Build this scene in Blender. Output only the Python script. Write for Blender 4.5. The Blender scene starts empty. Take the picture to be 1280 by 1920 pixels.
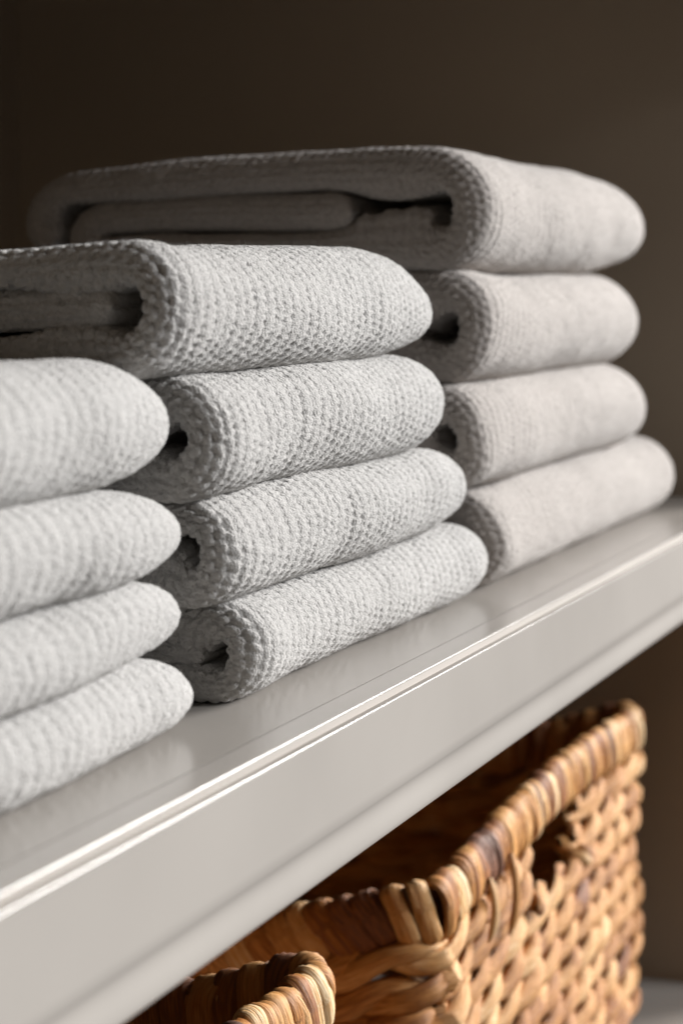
import bpy, math, random
import numpy as np

R = math.radians
sc = bpy.context.scene
COL = sc.collection

# ----------------------------------------------------------------------------- helpers
def link(name, me, mat=None, parent=None):
    o = bpy.data.objects.new(name, me)
    COL.objects.link(o)
    if mat: me.materials.append(mat)
    if parent: o.parent = parent
    return o

def tag(o, label=None, cat=None, group=None, kind=None):
    if label: o['label'] = label
    if cat: o['category'] = cat
    if group: o['group'] = group
    if kind: o['kind'] = kind
    return o

def empty(name, loc):
    o = bpy.data.objects.new(name, None)
    COL.objects.link(o); o.location = loc; o.empty_display_size = .03
    return o

def np_mesh(name, verts, quads, smooth=True, uvs=None, tone=None, tris=None):
    me = bpy.data.meshes.new(name)
    nv = len(verts)
    q = np.asarray(quads, np.int32).reshape(-1, 4)
    t = np.asarray(tris, np.int32).reshape(-1, 3) if tris is not None and len(tris) else np.zeros((0, 3), np.int32)
    me.vertices.add(nv)
    me.vertices.foreach_set('co', np.asarray(verts, np.float32).ravel())
    idx = np.concatenate([q.ravel(), t.ravel()])
    me.loops.add(len(idx)); me.loops.foreach_set('vertex_index', idx)
    npol = len(q) + len(t)
    me.polygons.add(npol)
    starts = np.concatenate([np.arange(len(q)) * 4, len(q) * 4 + np.arange(len(t)) * 3]).astype(np.int32)
    tot = np.concatenate([np.full(len(q), 4), np.full(len(t), 3)]).astype(np.int32)
    me.polygons.foreach_set('loop_start', starts)
    me.polygons.foreach_set('loop_total', tot)
    if smooth: me.polygons.foreach_set('use_smooth', np.ones(npol, bool))
    if uvs is not None:
        l = me.uv_layers.new(name='UVMap')
        l.data.foreach_set('uv', np.asarray(uvs, np.float32)[idx].ravel())
    if tone is not None:
        a = me.attributes.new('tone', 'FLOAT', 'POINT')
        a.data.foreach_set('value', np.asarray(tone, np.float32))
    me.update(calc_edges=True)
    return me

def vnoise(u, v, seed, period=64):
    rs = np.random.RandomState(seed); g = rs.rand(period, period) * 2 - 1
    iu = np.floor(u).astype(int); iv = np.floor(v).astype(int)
    fu = u - iu; fv = v - iv
    fu = fu * fu * fu * (fu * (fu * 6 - 15) + 10); fv = fv * fv * fv * (fv * (fv * 6 - 15) + 10)
    a = g[iu % period, iv % period]; b = g[(iu + 1) % period, iv % period]
    c = g[iu % period, (iv + 1) % period]; d = g[(iu + 1) % period, (iv + 1) % period]
    return (a * (1 - fu) + b * fu) * (1 - fv) + (c * (1 - fu) + d * fu) * fv

def box_mesh(name, x0, x1, y0, y1, z0, z1, bev=.0015):
    import bmesh
    bm = bmesh.new(); bmesh.ops.create_cube(bm, size=1)
    for v in bm.verts:
        v.co.x = x0 + (v.co.x + .5) * (x1 - x0); v.co.y = y0 + (v.co.y + .5) * (y1 - y0); v.co.z = z0 + (v.co.z + .5) * (z1 - z0)
    if bev: bmesh.ops.bevel(bm, geom=bm.edges[:], offset=bev, segments=2, affect='EDGES', profile=.5)
    me = bpy.data.meshes.new(name); bm.to_mesh(me); bm.free(); return me

# ----------------------------------------------------------------------------- materials
def new_mat(name):
    m = bpy.data.materials.new(name); m.use_nodes = True
    nt = m.node_tree; b = nt.nodes['Principled BSDF']
    return m, nt, b

def N(nt, t, **kw):
    n = nt.nodes.new(t)
    for k, v in kw.items():
        if k in n.inputs: n.inputs[k].default_value = v
        else: setattr(n, k, v)
    return n

def towel_mat(name='grey_terry_cotton', tint=(1, 1, 1)):
    m, nt, b = new_mat(name)
    tc = N(nt, 'ShaderNodeTexCoord')
    n1 = N(nt, 'ShaderNodeTexNoise', Scale=9.0, Detail=3.0)
    nt.links.new(tc.outputs['Object'], n1.inputs['Vector'])
    cr = N(nt, 'ShaderNodeValToRGB')
    cr.color_ramp.elements[0].position = .35; cr.color_ramp.elements[0].color = tuple(np.array((.412, .401, .388)) * tint) + (1,)
    cr.color_ramp.elements[1].position = .65; cr.color_ramp.elements[1].color = tuple(np.array((.442, .432, .419)) * tint) + (1,)
    nt.links.new(n1.outputs['Fac'], cr.inputs['Fac'])
    n4 = N(nt, 'ShaderNodeTexNoise', Scale=420.0, Detail=2.0)
    nt.links.new(tc.outputs['Object'], n4.inputs['Vector'])
    mr = N(nt, 'ShaderNodeMapRange'); mr.inputs['From Min'].default_value = .3; mr.inputs['From Max'].default_value = .7
    mr.inputs['To Min'].default_value = .86; mr.inputs['To Max'].default_value = 1.12
    nt.links.new(n4.outputs['Fac'], mr.inputs['Value'])
    mx = N(nt, 'ShaderNodeVectorMath', operation='MULTIPLY')
    nt.links.new(cr.outputs['Color'], mx.inputs[0]); nt.links.new(mr.outputs['Result'], mx.inputs[1])
    nt.links.new(mx.outputs['Vector'], b.inputs['Base Color'])
    b.inputs['Roughness'].default_value = .95
    b.inputs['Specular IOR Level'].default_value = .15
    b.inputs['Sheen Weight'].default_value = .35
    b.inputs['Sheen Roughness'].default_value = .5
    n2 = N(nt, 'ShaderNodeTexNoise', Scale=900.0, Detail=2.0, Roughness=.65)
    nt.links.new(tc.outputs['Object'], n2.inputs['Vector'])
    n3 = N(nt, 'ShaderNodeTexVoronoi', Scale=700.0)
    nt.links.new(tc.outputs['Object'], n3.inputs['Vector'])
    ad = N(nt, 'ShaderNodeMath', operation='SUBTRACT')
    nt.links.new(n2.outputs['Fac'], ad.inputs[0]); nt.links.new(n3.outputs['Distance'], ad.inputs[1])
    bp = N(nt, 'ShaderNodeBump', Strength=.75, Distance=.0012)
    nt.links.new(ad.outputs[0], bp.inputs['Height']); nt.links.new(bp.outputs['Normal'], b.inputs['Normal'])
    return m

def paint_mat(name, col, rough=.33):
    m, nt, b = new_mat(name)
    tc = N(nt, 'ShaderNodeTexCoord')
    mp = N(nt, 'ShaderNodeMapping'); mp.inputs['Scale'].default_value = (3, 60, 60)
    nt.links.new(tc.outputs['Object'], mp.inputs['Vector'])
    n = N(nt, 'ShaderNodeTexNoise', Scale=6.0, Detail=4.0)
    nt.links.new(mp.outputs['Vector'], n.inputs['Vector'])
    n2 = N(nt, 'ShaderNodeTexNoise', Scale=5.0, Detail=5.0)
    nt.links.new(tc.outputs['Object'], n2.inputs['Vector'])
    cr = N(nt, 'ShaderNodeValToRGB')
    cr.color_ramp.elements[0].position = .3; cr.color_ramp.elements[0].color = tuple(c * .95 for c in col) + (1,)
    cr.color_ramp.elements[1].position = .7; cr.color_ramp.elements[1].color = tuple(min(1, c * 1.04) for c in col) + (1,)
    nt.links.new(n2.outputs['Fac'], cr.inputs['Fac']); nt.links.new(cr.outputs['Color'], b.inputs['Base Color'])
    mr = N(nt, 'ShaderNodeMapRange'); mr.inputs['To Min'].default_value = rough - .05; mr.inputs['To Max'].default_value = rough + .06
    nt.links.new(n2.outputs['Fac'], mr.inputs['Value']); nt.links.new(mr.outputs['Result'], b.inputs['Roughness'])
    bp = N(nt, 'ShaderNodeBump', Strength=.05, Distance=.0003)
    nt.links.new(n.outputs['Fac'], bp.inputs['Height']); nt.links.new(bp.outputs['Normal'], b.inputs['Normal'])
    return m

def straw_mat():
    m, nt, b = new_mat('dried_water_hyacinth')
    uv = N(nt, 'ShaderNodeUVMap'); uv.uv_map = 'UVMap'
    at = N(nt, 'ShaderNodeAttribute'); at.attribute_name = 'tone'
    mp = N(nt, 'ShaderNodeMapping'); mp.inputs['Scale'].default_value = (12, 1.7, 1)
    nt.links.new(uv.outputs['UV'], mp.inputs['Vector'])
    cx = N(nt, 'ShaderNodeCombineXYZ'); nt.links.new(at.outputs['Fac'], cx.inputs['Z'])
    va = N(nt, 'ShaderNodeVectorMath', operation='ADD'); nt.links.new(mp.outputs['Vector'], va.inputs[0]); nt.links.new(cx.outputs[0], va.inputs[1])
    fib = N(nt, 'ShaderNodeTexNoise', Scale=5.0, Detail=4.0, Roughness=.6)
    nt.links.new(va.outputs[0], fib.inputs['Vector'])
    mp2 = N(nt, 'ShaderNodeMapping'); mp2.inputs['Scale'].default_value = (30, 1.2, 1)
    nt.links.new(uv.outputs['UV'], mp2.inputs['Vector'])
    blot = N(nt, 'ShaderNodeTexNoise', Scale=1.3, Detail=3.0); nt.links.new(mp2.outputs['Vector'], blot.inputs['Vector'])
    # tone + fibres + blotches
    s1 = N(nt, 'ShaderNodeMath', operation='MULTIPLY_ADD'); nt.links.new(fib.outputs['Fac'], s1.inputs[0]); s1.inputs[1].default_value = 1.3
    nt.links.new(at.outputs['Fac'], s1.inputs[2])
    s2 = N(nt, 'ShaderNodeMath', operation='MULTIPLY_ADD'); nt.links.new(blot.outputs['Fac'], s2.inputs[0]); s2.inputs[1].default_value = .5
    nt.links.new(s1.outputs[0], s2.inputs[2])
    mr = N(nt, 'ShaderNodeMapRange'); mr.inputs['From Min'].default_value = .70; mr.inputs['From Max'].default_value = 2.0
    nt.links.new(s2.outputs[0], mr.inputs['Value'])
    cr = N(nt, 'ShaderNodeValToRGB'); e = cr.color_ramp.elements
    e[0].position = 0; e[0].color = (.10, .045, .028, 1)
    e[1].position = 1; e[1].color = (.87, .66, .40, 1)
    for p, c in ((.20, (.22, .095, .055, 1)), (.40, (.33, .125, .035, 1)), (.60, (.55, .255, .075, 1)), (.82, (.74, .42, .17, 1))):
        k = e.new(p); k.color = c
    nt.links.new(mr.outputs['Result'], cr.inputs['Fac']); nt.links.new(cr.outputs['Color'], b.inputs['Base Color'])
    b.inputs['Roughness'].default_value = .62
    b.inputs['Specular IOR Level'].default_value = .3
    bp = N(nt, 'ShaderNodeBump', Strength=.9, Distance=.0018)
    nt.links.new(fib.outputs['Fac'], bp.inputs['Height']); nt.links.new(bp.outputs['Normal'], b.inputs['Normal'])
    return m

M_TOWEL = towel_mat()
M_TAUPE = towel_mat('taupe_terry_cotton', (.96, .90, .865))
M_SHELF = paint_mat('greige_satin_paint', (.365, .340, .312), .20)  # same paint as the edge, darkened for the dimmer upward face
M_EDGE = paint_mat('greige_satin_edge_paint', (.390, .364, .336), .23)
M_INNER = paint_mat('greige_cabinet_paint', (.40, .325, .245), .5)
M_STRAW = straw_mat()

# ----------------------------------------------------------------------------- camera
H = .185
A = math.atan(1510 / 4533.0)
cam = bpy.data.cameras.new('camera'); co = bpy.data.objects.new('camera', cam); COL.objects.link(co)
co.location = (0, 0, H)
co.rotation_euler = (R(90), 0, A - R(90))       # looks along (cos A, sin A, 0)
cam.sensor_fit = 'VERTICAL'; cam.sensor_height = 36; cam.sensor_width = 24
cam.lens = 85; cam.shift_y = -420 / 1920; cam.shift_x = 0
cam.clip_start = .02; cam.clip_end = 60
cam.dof.use_dof = True; cam.dof.focus_distance = 1.15; cam.dof.aperture_fstop = 9.0; cam.dof.aperture_blades = 0
sc.camera = co

# ----------------------------------------------------------------------------- cabinet
XL, XR, YB, YF = .10, 2.13, 1.04, .327
ZU, ZL = .47, -.43
cab = empty('linen_cabinet', (0, 0, 0))
tag(cab, 'greige painted built-in cabinet whose shelf carries the folded towels', 'cabinet')

def extrude_profile(name, prof, x0, x1, mat, parent, nx=60):
    p = np.array(prof); n = len(p); xs = np.linspace(x0, x1, nx)
    V = np.zeros((nx, n, 3)); V[:, :, 0] = xs[:, None]; V[:, :, 1] = p[None, :, 0]; V[:, :, 2] = p[None, :, 1]
    i, j = np.meshgrid(np.arange(nx - 1), np.arange(n), indexing='ij')
    a = i * n + j; b = i * n + (j + 1) % n; c = (i + 1) * n + (j + 1) % n; d = (i + 1) * n + j
    q = np.stack([a, b, c, d], -1).reshape(-1, 4)
    me = np_mesh(name, V.reshape(-1, 3), q, smooth=True)
    o = link(name, me, mat, parent)
    return o

shelf = link('shelf', box_mesh('shelf', XL, XR, .3478, YB - .001, -.022, -.0001, 0), M_SHELF, cab)

def arc(cy, cz, r, a0, a1, n=7):
    return [(cy + r * math.cos(R(a0 + (a1 - a0) * k / (n - 1))), cz + r * math.sin(R(a0 + (a1 - a0) * k / (n - 1)))) for k in range(n)]
prof = []
prof += [(.3473, -.004), (.3473, 0), (.3465, 0), (.344, 0), (.340, 0), (.336, 0), (.3345, 0)]
prof += arc(.3326, -.0006, .0006, 90, 180, 9)              # top arris
prof += [(.3320, -.0012), (.3320, -.0038), (.3320, -.0041), (.33198, -.0042), (.3319, -.0042), (.3316, -.00415), (.3290, -.0036), (.3280, -.00339), (.3279, -.00337)]
prof += arc(.3276, -.0039, .0006, 84, 180, 9)              # fascia arris
prof += [(.3270, -.0050), (.3270, -.0069), (.3270, -.012), (.3270, -.02), (.3270, -.03), (.3270, -.040), (.3270, -.0445)]
for k in range(1, 16):                                      # shallow cove along the bottom
    t = k / 15.0
    z = -.0445 - t * .0170
    y = .3270 + .0012 * math.sin(math.pi * min(1, t / .92) ** .62) ** 1.6
    prof.append((y, z))
prof += arc(.3285, -.0622, .0013, 180, 270, 6)
prof += [(.335, -.0636), (.352, -.0636), (.3520, -.055), (.3520, -.0225), (.3476, -.0225)]
edge = extrude_profile('front_edge', prof, XL, XR, M_EDGE, shelf)
edge.data.materials.append(paint_mat('shaded_groove_paint', (.33, .30, .27), .75))  # shade of the groove put into its colour; rougher to kill the glint
for p in edge.data.polygons:
    if .3277 < p.center.y < .33205 and -.0045 < p.center.z < -.0020: p.material_index = 1

link('back_panel', box_mesh('back_panel', XL, XR, YB, YB + .018, ZL - .02, ZU + .02, .0), M_INNER, cab)
link('side_panel', box_mesh('side_panel', XR + .001, XR + .022, .30, YB + .018, ZL - .02, ZU + .02, .001), M_INNER, cab)
link('side_panel', box_mesh('side_panel', XL - .022, XL - .001, .30, YB + .018, ZL - .02, ZU + .02, .001), M_INNER, cab)
link('upper_shelf', box_mesh('upper_shelf', XL, XR, .335, YB - .001, ZU, ZU + .022, .001), M_INNER, cab)
link('light_block_header', box_mesh('light_block_header', XL - .02, XR + .02, .298, .310, .390, ZU + .03, .001), M_INNER, cab)  # unseen header, added to keep light off the back panel
link('lower_shelf', box_mesh('lower_shelf', XL, XR, .327, YB - .001, ZL - .022, ZL, .001), M_SHELF, cab)

# ----------------------------------------------------------------------------- towels
def resample(P, ds=.0004):
    P = np.asarray(P); seg = np.hypot(*np.diff(P, axis=0).T); L = np.concatenate([[0], np.cumsum(seg)])
    n = int(L[-1] / ds) + 2; s = np.linspace(0, L[-1], n)
    return np.stack([np.interp(s, L, P[:, 0]), np.interp(s, L, P[:, 1])], -1), s

def smooth1(a, k):
    w = np.hanning(2 * k + 3)[1:-1]; w /= w.sum()
    ap = np.concatenate([2 * a[:1] - a[k:0:-1], a, 2 * a[-1:] - a[-2:-k - 2:-1]])
    return np.convolve(ap, w, mode='valid')

def make_towel(x0, x1, zb, T, yf, D, label, group, seed, nose=None, ds=.0006, xdense0=None, sag=0.0,
               lean=0.0, back_detail=False, kf=1.15, tf=.332, xr_round=.045, close=.5, dim=1.0, tiltx=0.0, ep=.88, zmf=.47, drop=.0, dp=1.0, mat=None, fibres=0):
    rs = np.random.RandomState(seed)
    t = T * tf; nose = nose if nose is not None else .55 * T
    c_in = yf + t + nose                         # where the inner nose begins (y)
    back = yf + D
    P = []
    zmid = .505 * T
    # 1. inner layer, nose towards the front, running backwards
    yi_end = back - .72 * T
    for y in np.linspace(c_in + t * .45, yi_end, 14): P.append((y, zmid + .02 * T * math.sin(7 * (y - c_in) / D + seed)))
    # 2. fold down
    r2 = (zmid - t * .5) / 2
    for a in np.linspace(90, -90, 10)[1:-1]: P.append((yi_end + r2 * math.cos(R(a)), t * .5 + r2 + r2 * math.sin(R(a))))
    # 3. bottom layer forwards
    a_ = (T - t) / 2 * kf
    for y in np.linspace(yi_end, yf + t / 2 + a_, 14): P.append((y, t * .5))
    iA = len(P)
    # 4. front fold
    zc = T / 2 - .015 * T
    for ph in np.linspace(-90, 90, 26)[1:-1]:
        cph, sph = abs(math.cos(R(ph))), math.sin(R(ph))
        P.append((yf + t / 2 + a_ * (1 - cph ** .92), zc + (T / 2 - t / 2) * math.copysign(abs(sph) ** ep, sph) + .015 * T * (1 + sph) / 2))
    # 5. top layer backwards
    for y in np.linspace(yf + t / 2 + a_, back - T * .42, 14): P.append((y, T - t * .5))
    # 6. wrap round the back
    rb = (T - t) / 2
    for a in np.linspace(90, -52, 12)[1:]: P.append((back - t / 2 - rb * .85 + rb * .85 * math.cos(R(a)), T / 2 + rb * math.sin(R(a))))
    C, s = resample(P)
    C[:, 0] = smooth1(C[:, 0], 12); C[:, 1] = smooth1(C[:, 1], 12)
    L = s[-1]
    i_front = np.argmin(C[:, 0]); s_f = s[i_front]
    # sample positions in s
    def step(x):
        d = abs(x - s_f)
        if d < .06: return ds
        if d < .13: return ds * 1.8
        return ds * 2.0 if back_detail else .004
    ss = [0.0]
    while ss[-1] < L: ss.append(min(L, ss[-1] + step(ss[-1])))
    # extra rings to round off both tips of the slab
    capn = 7
    ss = np.array(ss); cy = np.interp(ss, s, C[:, 0]); cz = np.interp(ss, s, C[:, 1])
    dy = np.gradient(cy, ss); dz = np.gradient(cz, ss); l = np.hypot(dy, dz); dy /= l; dz /= l
    dy = np.interp(ss, s, smooth1(np.gradient(C[:, 0], s), 14)); dz = np.interp(ss, s, smooth1(np.gradient(C[:, 1], s), 14))
    l = np.hypot(dy, dz); dy /= l; dz /= l
    # outward normal: outside of the front fold. travelling: bottom->front->top; left normal of travel
    ny, nz = dz * -1.0, dy * 1.0
    # at the front fold travel is +z (dy=0,dz=1) => ny=-1 : outward (towards the viewer)
    half = np.full(len(ss), t / 2); asym = .55 * math.sin(seed * 2.4)
    # gather tips
    tip = np.ones(len(ss))
    rt = t * .5
    tip = np.where(ss < rt, np.sqrt(np.clip(1 - ((rt - ss) / rt) ** 2, .0, 1)), tip)
    tip = np.where(ss > L - rt, np.sqrt(np.clip(1 - ((rt - (L - ss)) / rt) ** 2, .0, 1)), tip)
    half = half * np.clip(tip, .03, 1)
    # around the slab: list of (x, nfrac, pitch coordinate)
    rx = t * .50
    W = []
    u = 0.0
    PF, PE = .0112, .0052
    xd = xdense0 if xdense0 is not None else x0
    # inner face from x1 to x0
    for x in np.linspace(x1 - rx, x0 + rx, 50)[:-1]: W.append((x, -1.0, u)); u += ((x1 - x0 - 2 * rx) / 49) / PF
    for a in np.linspace(-90, 90, 30)[:-1]:
        ca, sa = math.cos(R(a)), math.sin(R(a))
        W.append((x0 + rx - rx * ca ** .72, sa, u)); u += (math.pi * t / 2 / 29) / PE
    x = x0 + rx
    while x < x1 - rx - .0005:
        st = .0011 if x > xd - .01 else .006
        W.append((x, 1.0, u)); x += st; 
        # pitch tightens towards the ends
        e = min(1.0, min(x - x0, x1 - x) / .03); p = PE + (PF - PE) * e
        u += st / p
    for a in np.linspace(90, -90, 20)[:-1]:
        ca, sa = math.cos(R(a)), math.sin(R(a))
        W.append((x1 - rx + rx * max(ca, 0) ** .8, sa, u)); u += (math.pi * t / 2 / 19) / PE
    W = np.array(W); nw = len(W); ns = len(ss)
    Xg = np.broadcast_to(W[:, 0][None, :], (ns, nw)).copy()
    Nf = np.broadcast_to(W[:, 1][None, :], (ns, nw))
    Ug = np.broadcast_to(W[:, 2][None, :], (ns, nw))
    S2 = np.broadcast_to(ss[:, None], (ns, nw))
    # arc length along outer skin
    oy = cy + ny * t / 2; oz = cz + nz * t / 2
    so = np.concatenate([[0], np.cumsum(np.hypot(np.diff(oy), np.diff(oz)))])
    so = so - np.interp(s_f, ss, so) + s_f
    Vg = S2 + (so[:, None] - S2) * np.clip(Nf, -.3, 1)
    # edges of the layers wander in x
    xm = (x0 + x1) / 2
    left = np.clip((xm - Xg) / (xm - x0), 0, 1) ** 3
    edge = .0030 * vnoise(S2 / .07 + seed, S2 * 0 + .5, seed + 11) + .0018 * vnoise(S2 / .021, S2 * 0 + .5, seed + 12)
    inner_in = np.where(S2 < (back - c_in), .0035, 0)
    Xg += left * (edge + inner_in)
    # thickness swell of layers
    hh = half[:, None] * (1 + .10 * vnoise(Xg / .08, S2 / .06, seed + 3) + .05 * vnoise(Xg / .03, S2 / .03, seed + 4))
    ds_ = np.abs(S2 - s_f)
    bulge = np.exp(-((ds_ - T * .85) / (T * .38)) ** 2)
    bulge = bulge * np.where(S2 < s_f, 1 + asym, 1 - asym)
    thin = np.exp(-(ds_ / (T * .30)) ** 2)
    inside = np.clip(-Nf, 0, 1)
    hh = hh * (1 + inside * (close * (1 + .3 * vnoise(Xg / .05, S2 / .02, seed + 30)) * bulge - .30 * thin + .22 * (bulge + thin) * vnoise(Xg / .03, S2 / .009, seed + 33)))
    Yg = cy[:, None] + ny[:, None] * hh * Nf
    Zg = cz[:, None] + nz[:, None] * hh * Nf
    # --- large deformation
    # round the right-hand end off
    q = np.clip((Xg - (x1 - xr_round)) / xr_round, 0, 1)
    g = np.sqrt(1 - (q * .93) ** 2.4)
    zm = T * zmf
    Zg = zm + (Zg - zm) * (.38 + .62 * g)
    Yg = Yg + (1 - g) * .015 * np.clip(1 - (Yg - yf) / (D * .5), 0, 1)
    q0 = np.clip(((x0 + .02) - Xg) / .02, 0, 1)
    Zg = zm + (Zg - zm) * (1 - .06 * q0 ** 2)
    q1 = np.clip(((x0 + .032) - Xg) / .032, 0, 1)
    Yg += (1 - np.sqrt(1 - .92 * q1 ** 2)) * .010 * np.clip(1 - (Yg - yf) / (T * .8), 0, 1)
    # soft waviness of the front and the thickness
    fr = np.clip(1 - (Yg - yf) / .09, 0, 1)
    Yg += fr * (.0032 * vnoise(Xg / .10 + 3, Zg / .05, seed + 5) + .0012 * vnoise(Xg / .035, Zg / .03, seed + 6))
    upper = np.clip(Zg / T, 0, 1)
    Zg += upper * (.0028 * vnoise(Xg / .11, Yg / .09, seed + 7)) + sag * upper * np.clip((Xg - xm) / (x1 - xm), -1, 1) ** 2
    Zg += lean * (Yg - yf)
    bk = np.clip((Yg - yf - .02) / (D - .02), 0, 1)
    Zg *= 1 - drop * bk ** dp
    Yg += tiltx * (Xg - x0)
    V = np.stack([Xg, Yg, Zg + zb], -1)
    # --- normals of grid
    du = np.roll(V, -1, 1) - np.roll(V, 1, 1)
    dv = np.gradient(V, axis=0)
    n = np.cross(du, dv); n /= np.linalg.norm(n, axis=-1, keepdims=True) + 1e-12
    # orientation test at the front fold outer face
    kf_i = np.argmin(abs(ss - s_f)); kw = np.argmin(abs(W[:, 0] - xm) + (W[:, 1] < .9) * 9)
    if n[kf_i, kw, 1] > 0: n = -n; flip = True
    else: flip = False
    # --- knit relief: rows of offset dimples
    uu = Ug + .15 * vnoise(Ug * .5, Vg / .012, seed + 8) + .35 * vnoise(Ug * .08, Vg / .06, seed + 18)
    vv = Vg / .0042 + .14 * vnoise(Ug * .6, Vg / .010, seed + 9) + .5 * vnoise(Ug * .1, Vg / .07, seed + 19)
    cu = np.round(uu); du = np.abs(uu - cu); w_ = vv + .5 * (cu % 2); dv_ = np.abs(w_ - np.round(w_))
    f = np.exp(-(du / .25) ** 2.6 - (dv_ / .29) ** 2) + .38 * np.exp(-(du / .13) ** 1.4)
    # coarser loops where the sheet is turned over its edge
    ue = Ug * .98 + .25 * vnoise(Ug * .7, Vg / .009, seed + 31); ve = Vg / .0064 + .25 * vnoise(Ug * .9, Vg / .009, seed + 32)
    row = np.floor(ue)
    pil = (np.abs(np.sin(np.pi * ue)) ** .8 * np.abs(np.sin(np.pi * (ve + .5 * (row % 2) + .35 * vnoise(row * .77 + .3, ve * 0 + .5, seed + 34)))) + 1e-6) ** .5
    endz = np.clip(1.15 - (Xg - x0) / .016, 0, 1); endz = endz * endz * (3 - 2 * endz)
    dep = 1 + .35 * vnoise(Ug * 1.0, Vg / .0045, seed + 10)
    amp = .00088 * dim * dep
    lump = .00020 * vnoise(Ug * 4.1, Vg / .0014, seed + 20) + .00018 * vnoise(Ug * 1.7, Vg / .0027, seed + 21)
    disp = -(1 - endz) * amp * f + endz * .0025 * dep * (pil - .85) + lump + .0003
    hem = np.clip((S2 - .011) / .002, 0, 1) * np.clip((L - .011 - S2) / .002, 0, 1)
    disp = disp * (.08 + .92 * hem) - .0008 * (1 - hem)
    V = V + n * disp[..., None]
    base = np.array([0, 0, 0.])
    verts = V.reshape(-1, 3)
    i, j = np.meshgrid(np.arange(ns - 1), np.arange(nw), indexing='ij')
    a = i * nw + j; b = i * nw + (j + 1) % nw; c = (i + 1) * nw + (j + 1) % nw; d = (i + 1) * nw + j
    quads = np.stack([a, b, c, d], -1).reshape(-1, 4)
    if not flip: quads = quads[:, ::1]
    # caps
    tr = []
    vv_ = [verts]
    for row, rev in ((0, False), (ns - 1, True)):
        ci = len(verts) + len(vv_) - 1
        vv_.append(V[row].mean(0)[None])
        jj = np.arange(nw); k = row * nw
        tt = np.stack([np.full(nw, ci), k + (jj + 1) % nw, k + jj], -1)
        tr.append(tt if not rev else tt[:, ::-1])
    verts = np.concatenate(vv_); tris = np.concatenate(tr)
    if flip: quads = quads[:, ::-1]; tris = tris[:, ::-1]
    quads = quads[:, ::-1]; tris = tris[:, ::-1]
    org = np.array([(x0 + x1) / 2, yf + D / 2, zb])
    me = np_mesh('towel', verts - org, quads, True, tris=tris)
    o = link('towel', me, mat or M_TOWEL); o.location = org
    tag(o, label, 'towel', group)
    if fibres:
        r2 = np.random.RandomState(seed + 99)
        ri = np.where((np.abs(ss - s_f) < .085))[0]; ci = np.where((W[:, 1] > .3))[0]
        pi = r2.choice(ri, fibres); pj = r2.choice(ci, fibres)
        p0 = V[pi, pj] - org; n0 = n[pi, pj]
        rnd = r2.normal(size=(fibres, 3)); d1 = n0 + .7 * rnd; d1 /= np.linalg.norm(d1, axis=1, keepdims=True)
        d2 = n0 + 1.6 * r2.normal(size=(fibres, 3)); d2 /= np.linalg.norm(d2, axis=1, keepdims=True)
        ln = r2.uniform(.0006, .0018, (fibres, 1)) * np.where(r2.rand(fibres, 1) < .05, 1.9, 1)
        p0 = p0 - n0 * .0002; p1 = p0 + d1 * ln * .6; p2 = p1 + d2 * ln * .5
        sd_ = np.cross(d1, r2.normal(size=(fibres, 3))); sd_ /= np.linalg.norm(sd_, axis=1, keepdims=True); up_ = np.cross(d1, sd_)
        hw = .000035; vs = []
        for p, k in ((p0, 1.), (p1, .9), (p2, .4)):
            for a_ in (0, 2.094, 4.189): vs.append(p + (sd_ * math.cos(a_) + up_ * math.sin(a_)) * hw * k)
        vs = np.stack(vs, 1)
        bq = np.array([[0, 1, 4, 3], [1, 2, 5, 4], [2, 0, 3, 5], [3, 4, 7, 6], [4, 5, 8, 7], [5, 3, 6, 8]])
        fq = (np.arange(fibres)[:, None, None] * 9 + bq[None]).reshape(-1, 4)
        tag(link('loose_fibres', np_mesh('loose_fibres', vs.reshape(-1, 3), fq), mat or M_TOWEL, o), kind='stuff')
    return o

YT = .371
GL, GM, GR = 'small towels stacked at the left', 'hand towels stacked in the middle', 'bath towels stacked at the right'
# left stack (nearest)
for x1, z0, z1, sd, lab in (
        (.920, .1040, .1560, 41, 'pale grey towel topmost of the blurred left stack, thickest one there'),
        (.926, .0665, .1040, 42, 'pale grey towel second from the top of the blurred left stack'),
        (.934, .0330, .0665, 43, 'pale grey towel second from the bottom of the blurred left stack'),
        (.945, .0000, .0330, 44, 'pale grey towel lying on the shelf at the bottom of the left stack')):
    make_towel(x1 - .40, x1, z0, z1 - z0 + .0006, YT, .25, lab, GL, sd, ds=.0008, xdense0=.745, kf=1.3, ep=1.0, dim=.6, xr_round=.085, zmf=.38)
# middle stack
for x0, x1, z0, z1, sd, ns_, cl, ep_, dr, lab in (
        (.912, 1.302, .1470, .2050, 51, .003, .75, .92, .33, 'grey waffle towel topmost of the middle stack, folded end open at the left'),
        (.952, 1.320, .0930, .1470, 52, .009, .80, .88, 0, 'grey waffle towel second from the top of the middle stack'),
        (.972, 1.370, .0450, .0930, 53, .005, 1.1, .88, 0, 'grey waffle towel second from the bottom of the middle stack'),
        (.998, 1.418, .0000, .0450, 54, .003, .95, .92, 0, 'grey waffle towel on the shelf at the bottom of the middle stack, sharpest in focus')):
    make_towel(x0, x1, z0, z1 - z0 + .0008, YT, .28, lab, GM, sd, nose=ns_, ds=.0006, close=cl, kf=1.12, ep=ep_, drop=dr, xr_round=.13 if sd == 51 else .07, tf=.305 if sd == 51 else .332, fibres=14000, zmf=.40 if sd == 51 else .45)
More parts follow.
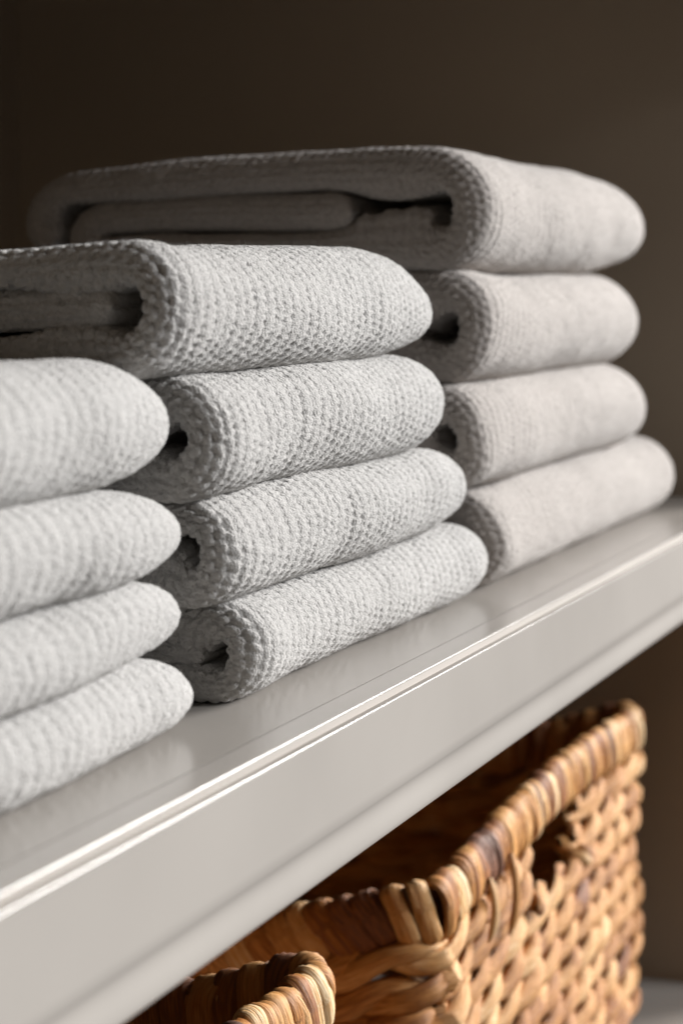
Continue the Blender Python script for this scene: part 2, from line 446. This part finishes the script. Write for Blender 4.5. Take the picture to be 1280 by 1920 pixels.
# right stack
for x0, x1, z0, z1, sd, ns_, cl, dr, lab in (
        (1.398, 1.905, .1950, .2700, 61, .052, 1.0, .16, 'large grey towel topmost of the right stack, its rolled side on view'),
        (1.405, 1.862, .1260, .1950, 62, .010, 1.0, 0, 'large grey towel second from the top of the right stack'),
        (1.395, 1.885, .0620, .1260, 63, .001, 1.7, 0, 'large grey towel second from the bottom of the right stack'),
        (1.425, 2.005, .0000, .0620, 64, .001, 1.7, 0, 'large grey towel on the shelf at the bottom of the right stack')):
    make_towel(x0, x1, z0, z1 - z0 + .001, YT, .31, lab, GR, sd, nose=ns_, ds=.0009, back_detail=(sd == 61), close=cl, kf=1.15, xr_round=.22 if sd == 61 else .06, zmf=.42, drop=dr, dp=2.6, mat=M_TAUPE, dim=.9)

# ----------------------------------------------------------------------------- baskets
def perim(x0, x1, y0, y1, r, step):
    """closed rounded-rectangle path, counter-clockwise from the front left corner; returns pts, outward normals, side code, t along side"""
    pts = []
    def line(ax, ay, bx, by, nx, ny, sd):
        n = max(2, int(math.hypot(bx - ax, by - ay) / step))
        for k in range(n):
            t = k / n; pts.append((ax + (bx - ax) * t, ay + (by - ay) * t, nx, ny, sd, t))
    def corner(cx, cy, a0, sd):
        n = max(4, int(r * math.pi / 2 / step))
        for k in range(n):
            a = R(a0 + 90 * k / n); pts.append((cx + r * math.cos(a), cy + r * math.sin(a), math.cos(a), math.sin(a), sd, 0))
    line(x0 + r, y0, x1 - r, y0, 0, -1, 0); corner(x1 - r, y0 + r, -90, 4)
    line(x1, y0 + r, x1, y1 - r, 1, 0, 1); corner(x1 - r, y1 - r, 0, 4)
    line(x1 - r, y1, x0 + r, y1, 0, 1, 2); corner(x0 + r, y1 - r, 90, 4)
    line(x0, y1 - r, x0, y0 + r, -1, 0, 3); corner(x0 + r, y0 + r, 180, 4)
    return np.array(pts)

def tube(path, U, Wd, ru, rw, nseg, closed, phase, lobes, tone, rs, taper=False, rib=0.0):
    """sweep an ellipse (axes U*ru, Wd*rw) with fibre creases along a path"""
    n = len(path); a = np.linspace(0, 2 * np.pi, nseg, endpoint=False)
    lin = np.linspace(0, n * .05, n)[:, None]
    cr = 1 - .17 * np.abs(np.sin(a[None, :] * lobes / 2 + phase + .8 * np.sin(lin + phase))) ** .7 * (.6 + .4 * np.sin(lin * 2.3 + phase * 2)) + .04 * np.sin(a[None, :] * 9 + phase * 3 + lin)
    tp = np.ones(n)
    if taper:
        k = min(5, n // 3); e = np.sin(np.linspace(.25, 1, k) * np.pi / 2); tp[:k] = e; tp[-k:] = e[::-1]
    ru = ru * tp; rw = rw * tp
    V = path[:, None, :] + U[:, None, :] * (ru[:, None] * np.cos(a)[None] * cr)[..., None] + Wd[:, None, :] * (rw[:, None] * np.sin(a)[None] * cr)[..., None]
    if rib:
        x = np.sin(a)[None] * 7.5 + phase + .9 * np.sin(np.linspace(0, 5, n) + phase)[:, None]
        V = V - U[:, None, :] * (rib * np.abs(np.sin(x)) ** 1.5 * (.5 + .5 * np.sin(x * .37 + phase)) * np.sign(np.cos(a))[None] * np.abs(np.cos(a))[None] ** .5 * tp[:, None])[..., None]
    L = np.concatenate([[0], np.cumsum(np.linalg.norm(np.diff(path, axis=0), axis=1))])
    uv = np.stack([np.broadcast_to(L[:, None], (n, nseg)) + rs.rand() * 10, np.broadcast_to(np.minimum(a, 2 * np.pi - a)[None] / np.pi * 3, (n, nseg))], -1)
    m = n if closed else n - 1
    i, j = np.meshgrid(np.arange(m), np.arange(nseg), indexing='ij')
    A_ = i * nseg + j; B_ = i * nseg + (j + 1) % nseg; C_ = ((i + 1) % n) * nseg + (j + 1) % nseg; D_ = ((i + 1) % n) * nseg + j
    q = np.stack([A_, B_, C_, D_], -1).reshape(-1, 4)
    tn = np.broadcast_to(np.asarray(tone)[:, None], (n, nseg)).ravel() if np.ndim(tone) else np.full(n * nseg, tone)
    return V.reshape(-1, 3), q, uv.reshape(-1, 2), tn

class Acc:
    def __init__(s): s.v = []; s.q = []; s.u = []; s.t = []; s.n = 0
    def add(s, V, q, uv, tn): s.v.append(V); s.q.append(q + s.n); s.u.append(uv); s.t.append(tn); s.n += len(V)
    def mesh(s, name): return np_mesh(name, np.concatenate(s.v), np.concatenate(s.q), True, np.concatenate(s.u), np.concatenate(s.t))

BW, BD = .606, .300           # basket width and depth, local origin at front left bottom corner
RIMZ = .2515                  # centre of the rim above the basket's foot

def rim_off(sd, t):
    s = np.sin(np.pi * t)
    return np.where(sd == 0, .010 * s ** 1.3 + .007 * t - .009, np.where(sd == 2, .010 * s - .002 - .007 * t, np.where(sd == 1, -.002 - .030 * s, np.where(sd == 3, -.009 - .030 * s, 0))))

def offsets(sd, tt):
    z = rim_off(sd, tt).astype(float); n = len(z); ok = np.where(sd != 4)[0]
    z = np.interp(np.arange(n), np.concatenate([ok - n, ok, ok + n]), np.concatenate([z[ok]] * 3))
    k = 9; w = np.ones(k) / k
    return np.convolve(np.concatenate([z[-4:], z, z[:4]]), w, mode='valid')

def piece_tone(n, step, rs, lo=.38, hi=.85, seg=.07):
    out = np.zeros(n); i = 0
    while i < n:
        k = max(4, int(rs.uniform(.5, 1.6) * seg / step)); v = rs.uniform(lo, hi)
        if rs.rand() < .04: v = rs.uniform(0, .2)
        out[i:i + k] = v; i += k
    w = np.ones(3) / 3
    return np.convolve(np.concatenate([out[-1:], out, out[:1]]), w, mode='valid')

def build_weave(seed):
    rs = np.random.RandomState(seed); acc = Acc(); step = .003
    P = perim(0, BW, 0, BD, .022, step); n = len(P)
    XY, NN, sd, tt = P[:, :2], P[:, 2:4], P[:, 4], P[:, 5]
    L = np.concatenate([[0], np.cumsum(np.hypot(*np.diff(XY, axis=0).T))])
    zo = offsets(sd, tt)
    pitch = .0215; rows = 10
    for k in range(rows):
        zc = .2235 - pitch * k
        fall = max(0, 1 - k / 7.0)
        turns = round(L[-1] / .098) + rs.randint(-1, 2)
        ph0 = rs.rand() * 6.28
        wob = .0016 * np.sin(L / .09 + rs.rand() * 6) + .0012 * np.sin(L / .037 + rs.rand() * 6)
        for st in (0, 1):
            th = 2 * np.pi * turns * L / L[-1] + ph0 + st * math.pi + .35 * np.sin(L / .05 + rs.rand() * 6)
            ro = .0050 * np.cos(th); rz = .0050 * np.sin(th)
            path = np.zeros((n, 3)); path[:, :2] = XY + NN * (ro + wob)[:, None]; path[:, 2] = zc + zo * fall + rz + wob * .8
            T = np.gradient(path, axis=0); T /= np.linalg.norm(T, axis=1, keepdims=True)
            out = np.zeros((n, 3)); out[:, :2] = NN
            up = np.cross(out, T); up /= np.linalg.norm(up, axis=1, keepdims=True); out = np.cross(T, up)
            tn = piece_tone(n, step, rs)
            ra = (.0062 + .0012 * np.sin(L / .031 + rs.rand() * 6)) * (1 + .10 * np.sin(L / .013 + rs.rand() * 6) + .08 * rs.randn()); rb = (.0080 + .0012 * np.sin(L / .027 + rs.rand() * 6)) * (1 + .10 * np.sin(L / .017 + rs.rand() * 6))
            if k in (0, 1):
                hw = .066 - .010 * k
                keep = ~(((sd == 0) | (sd == 2)) & (abs(XY[:, 0] - BW / 2) < hw + .006 * rs.uniform(-1, 1)))
                idx = np.where(keep)[0]
                brk = np.where(np.diff(idx) > 1)[0]
                runs = np.split(idx, brk + 1)
                if keep[0] and keep[-1] and len(runs) > 1: runs = [np.concatenate([runs[-1], runs[0]])] + runs[1:-1]
                for rr in runs:
                    acc.add(*tube(path[rr], out[rr], up[rr], ra[rr], rb[rr], 20, False, rs.rand() * 6, 5, tn[rr], rs, True, rib=.0011))
            else:
                acc.add(*tube(path, out, up, ra, rb, 20, True, rs.rand() * 6, 5, tn, rs, rib=.0011))
    # looped strand ends standing round the hand hole, and ties from the rim down into the weave
    for sgn in (-1, 1):
        for q in range(2):
            zc = .198 - q * .0095; xo = BW / 2 + sgn * (.072 - .003 * q + rs.uniform(-.003, .003))
            a = np.linspace(-1.9, 1.9, 12)
            path = np.stack([xo - sgn * .007 * np.cos(a) + sgn * .006, -.002 + .009 * np.sin(a), zc + .006 * np.sin(a * .5 + q)], -1)
            T = np.gradient(path, axis=0); T /= np.linalg.norm(T, axis=1, keepdims=True)
            up = np.tile([0, 0, 1.], (12, 1)); out = np.cross(up, T); out /= np.linalg.norm(out, axis=1, keepdims=True)
            acc.add(*tube(path, out, up, np.full(12, .0045), np.full(12, .0065), 10, False, rs.rand() * 6, 4, rs.uniform(.2, .9), rs, True))
    for k in range(14):
        i = int(rs.rand() * n)
        if sd[i] not in (0, 2) or min(XY[i, 0], BW - XY[i, 0]) < .05: continue
        if abs(XY[i, 0] - BW / 2) < .09 and sd[i] in (0, 2): continue
        ln = rs.uniform(.03, .06); z = np.linspace(RIMZ + zo[i] - .004, RIMZ + zo[i] - ln, 14)
        tx = np.array([-NN[i, 1], NN[i, 0]])
        xy = XY[i] + NN[i] * (.011 + .004 * np.sin(np.linspace(0, 3.1, 14)))[:, None] + tx * (np.linspace(0, 1, 14) * rs.uniform(-.02, .03))[:, None]
        path = np.concatenate([xy, z[:, None]], 1)
        T = np.gradient(path, axis=0); T /= np.linalg.norm(T, axis=1, keepdims=True)
        out = np.zeros((14, 3)); out[:, :2] = NN[i]; up = np.cross(out, T)
        acc.add(*tube(path, out, up, np.full(14, .003), np.full(14, .0055), 8, False, 0, 4, rs.uniform(.1, .9), rs, True))
    return acc.mesh('weave')

def build_rim(seed):
    rs = np.random.RandomState(seed); acc = Acc()
    P = perim(0, BW, 0, BD, .018, .001)
    XY, NN, sd, tt = P[:, :2], P[:, 2:4], P[:, 4], P[:, 5]
    n = len(P); zo = offsets(sd, tt)
    C3 = np.concatenate([XY, (RIMZ + zo)[:, None]], 1)
    pos = 0.0
    while pos < n - 6:
        i = int(pos); pitch = rs.uniform(.0125, .0175) if sd[i] in (1, 3) else rs.uniform(.0088, .0128)
        T = C3[(i + 3) % n] - C3[i - 3]; T /= np.linalg.norm(T)
        nn = np.array([NN[i, 0], NN[i, 1], 0.]); up = np.cross(nn, T); up = up if up[2] > 0 else -up
        m = 34; a = np.linspace(0, 2 * np.pi, m, endpoint=False) + .3
        hv = .0155 * rs.uniform(.93, 1.10); hn = .0066 * rs.uniform(.92, 1.15)
        slant = rs.uniform(.006, .013)
        dz = rs.uniform(-.0015, .0015)
        ca, sa = np.cos(a), np.sin(a)
        off = T * 0
        path = C3[i] + nn * (hn * np.sign(ca) * np.abs(ca) ** .8)[:, None] + up * (hv * np.sign(sa) * np.abs(sa) ** .85 + dz)[:, None] + T[None] * (-slant * sa * (ca * .35 + .65))[:, None]
        path += T[None] * (.0012 * np.sin(a * 2 + rs.rand() * 6))[:, None]
        Tt = np.roll(path, -1, 0) - np.roll(path, 1, 0); Tt /= np.linalg.norm(Tt, axis=1, keepdims=True)
        rad = path - C3[i]; rad -= (rad * Tt).sum(1, keepdims=True) * Tt; rad -= (rad @ T)[:, None] * T[None] * .6
        rad /= np.linalg.norm(rad, axis=1, keepdims=True)
        wd = np.cross(Tt, rad); wd /= np.linalg.norm(wd, axis=1, keepdims=True)
        tone = rs.uniform(.2, .95) if rs.rand() > .12 else rs.uniform(-.2, .15)
        w = pitch * rs.uniform(.58, .70)
        acc.add(*tube(path, rad, wd, np.full(m, .0034) * rs.uniform(.85, 1.3), np.full(m, w), 26, True, rs.rand() * 6, 7, tone + .10 * np.sin(a + rs.rand() * 6), rs, rib=.0013))
        pos += pitch * 1000
    return acc.mesh('rim')

def build_bottom():
    return box_mesh('bottom', .006, BW - .006, .006, BD - .006, .0, .010, .004)

def make_basket(loc, label):
    root = empty('storage_basket', loc); tag(root, label, 'basket', 'woven baskets under the shelf')
    link('weave', build_weave(5), M_STRAW, root)
    link('rim', build_rim(8), M_STRAW, root)
    link('bottom', build_bottom(), M_STRAW, root)
    return root
b1 = make_basket((1.378, .404, ZL + .001), 'large woven tan basket with an oval hand hole, at the lower right under the shelf')
b2 = b1.copy(); COL.objects.link(b2); b2.location = (.578, .404, ZL + .001)
b2['label'] = 'woven tan basket at the bottom edge, only its wrapped rim corner showing'
for ch in list(b1.children):
    c = ch.copy(); COL.objects.link(c); c.parent = b2

# ----------------------------------------------------------------------------- light
w = bpy.data.worlds.new('World'); sc.world = w; w.use_nodes = True
bg = w.node_tree.nodes['Background']; bg.inputs['Color'].default_value = (1.0, .72, .52, 1); bg.inputs['Strength'].default_value = .015

def area(name, target, az, el, dist, sx, sy, power, col):
    l = bpy.data.lights.new(name, 'AREA'); l.shape = 'RECTANGLE'; l.size = sx; l.size_y = sy; l.energy = power; l.color = col
    o = bpy.data.objects.new(name, l); COL.objects.link(o)
    from mathutils import Vector
    d = Vector((math.sin(R(az)) * math.cos(R(el)), -math.cos(R(az)) * math.cos(R(el)), math.sin(R(el))))
    o.location = Vector(target) + d * dist
    o.rotation_euler = (-d).to_track_quat('-Z', 'Y').to_euler()
    return o
key = key = area('window_light', (1.3, .38, 0), 60, 16, 7.0, 2.4, 1.6, 180, (1.0, .98, .955))
from mathutils import Vector
aim = Vector((.5, .38, -.05)) - key.location
key.rotation_euler = aim.to_track_quat('-Z', 'Y').to_euler()
key.data.spread = R(70)
area('front_fill_light', (1.3, .38, 0), 18, 25, 4.0, 1.6, .7, 138, (.98, .985, 1.0))  # added frontal fill softening the key, not a source of its own
area('side_fill_light', (1.8, .45, .15), -80, 3, 3.0, .8, .8, 2.0, (1.0, .84, .66))  # weak fill added from the left to lift the right side panel
sc.view_settings.view_transform = 'Standard'; sc.view_settings.look = 'None'
sc.view_settings.exposure = 0; sc.view_settings.gamma = 1; sc.view_settings.use_curve_mapping = False
sc.render.engine = 'CYCLES'
sc.cycles.use_denoising = True
sc.cycles.max_bounces = 6; sc.cycles.diffuse_bounces = 3
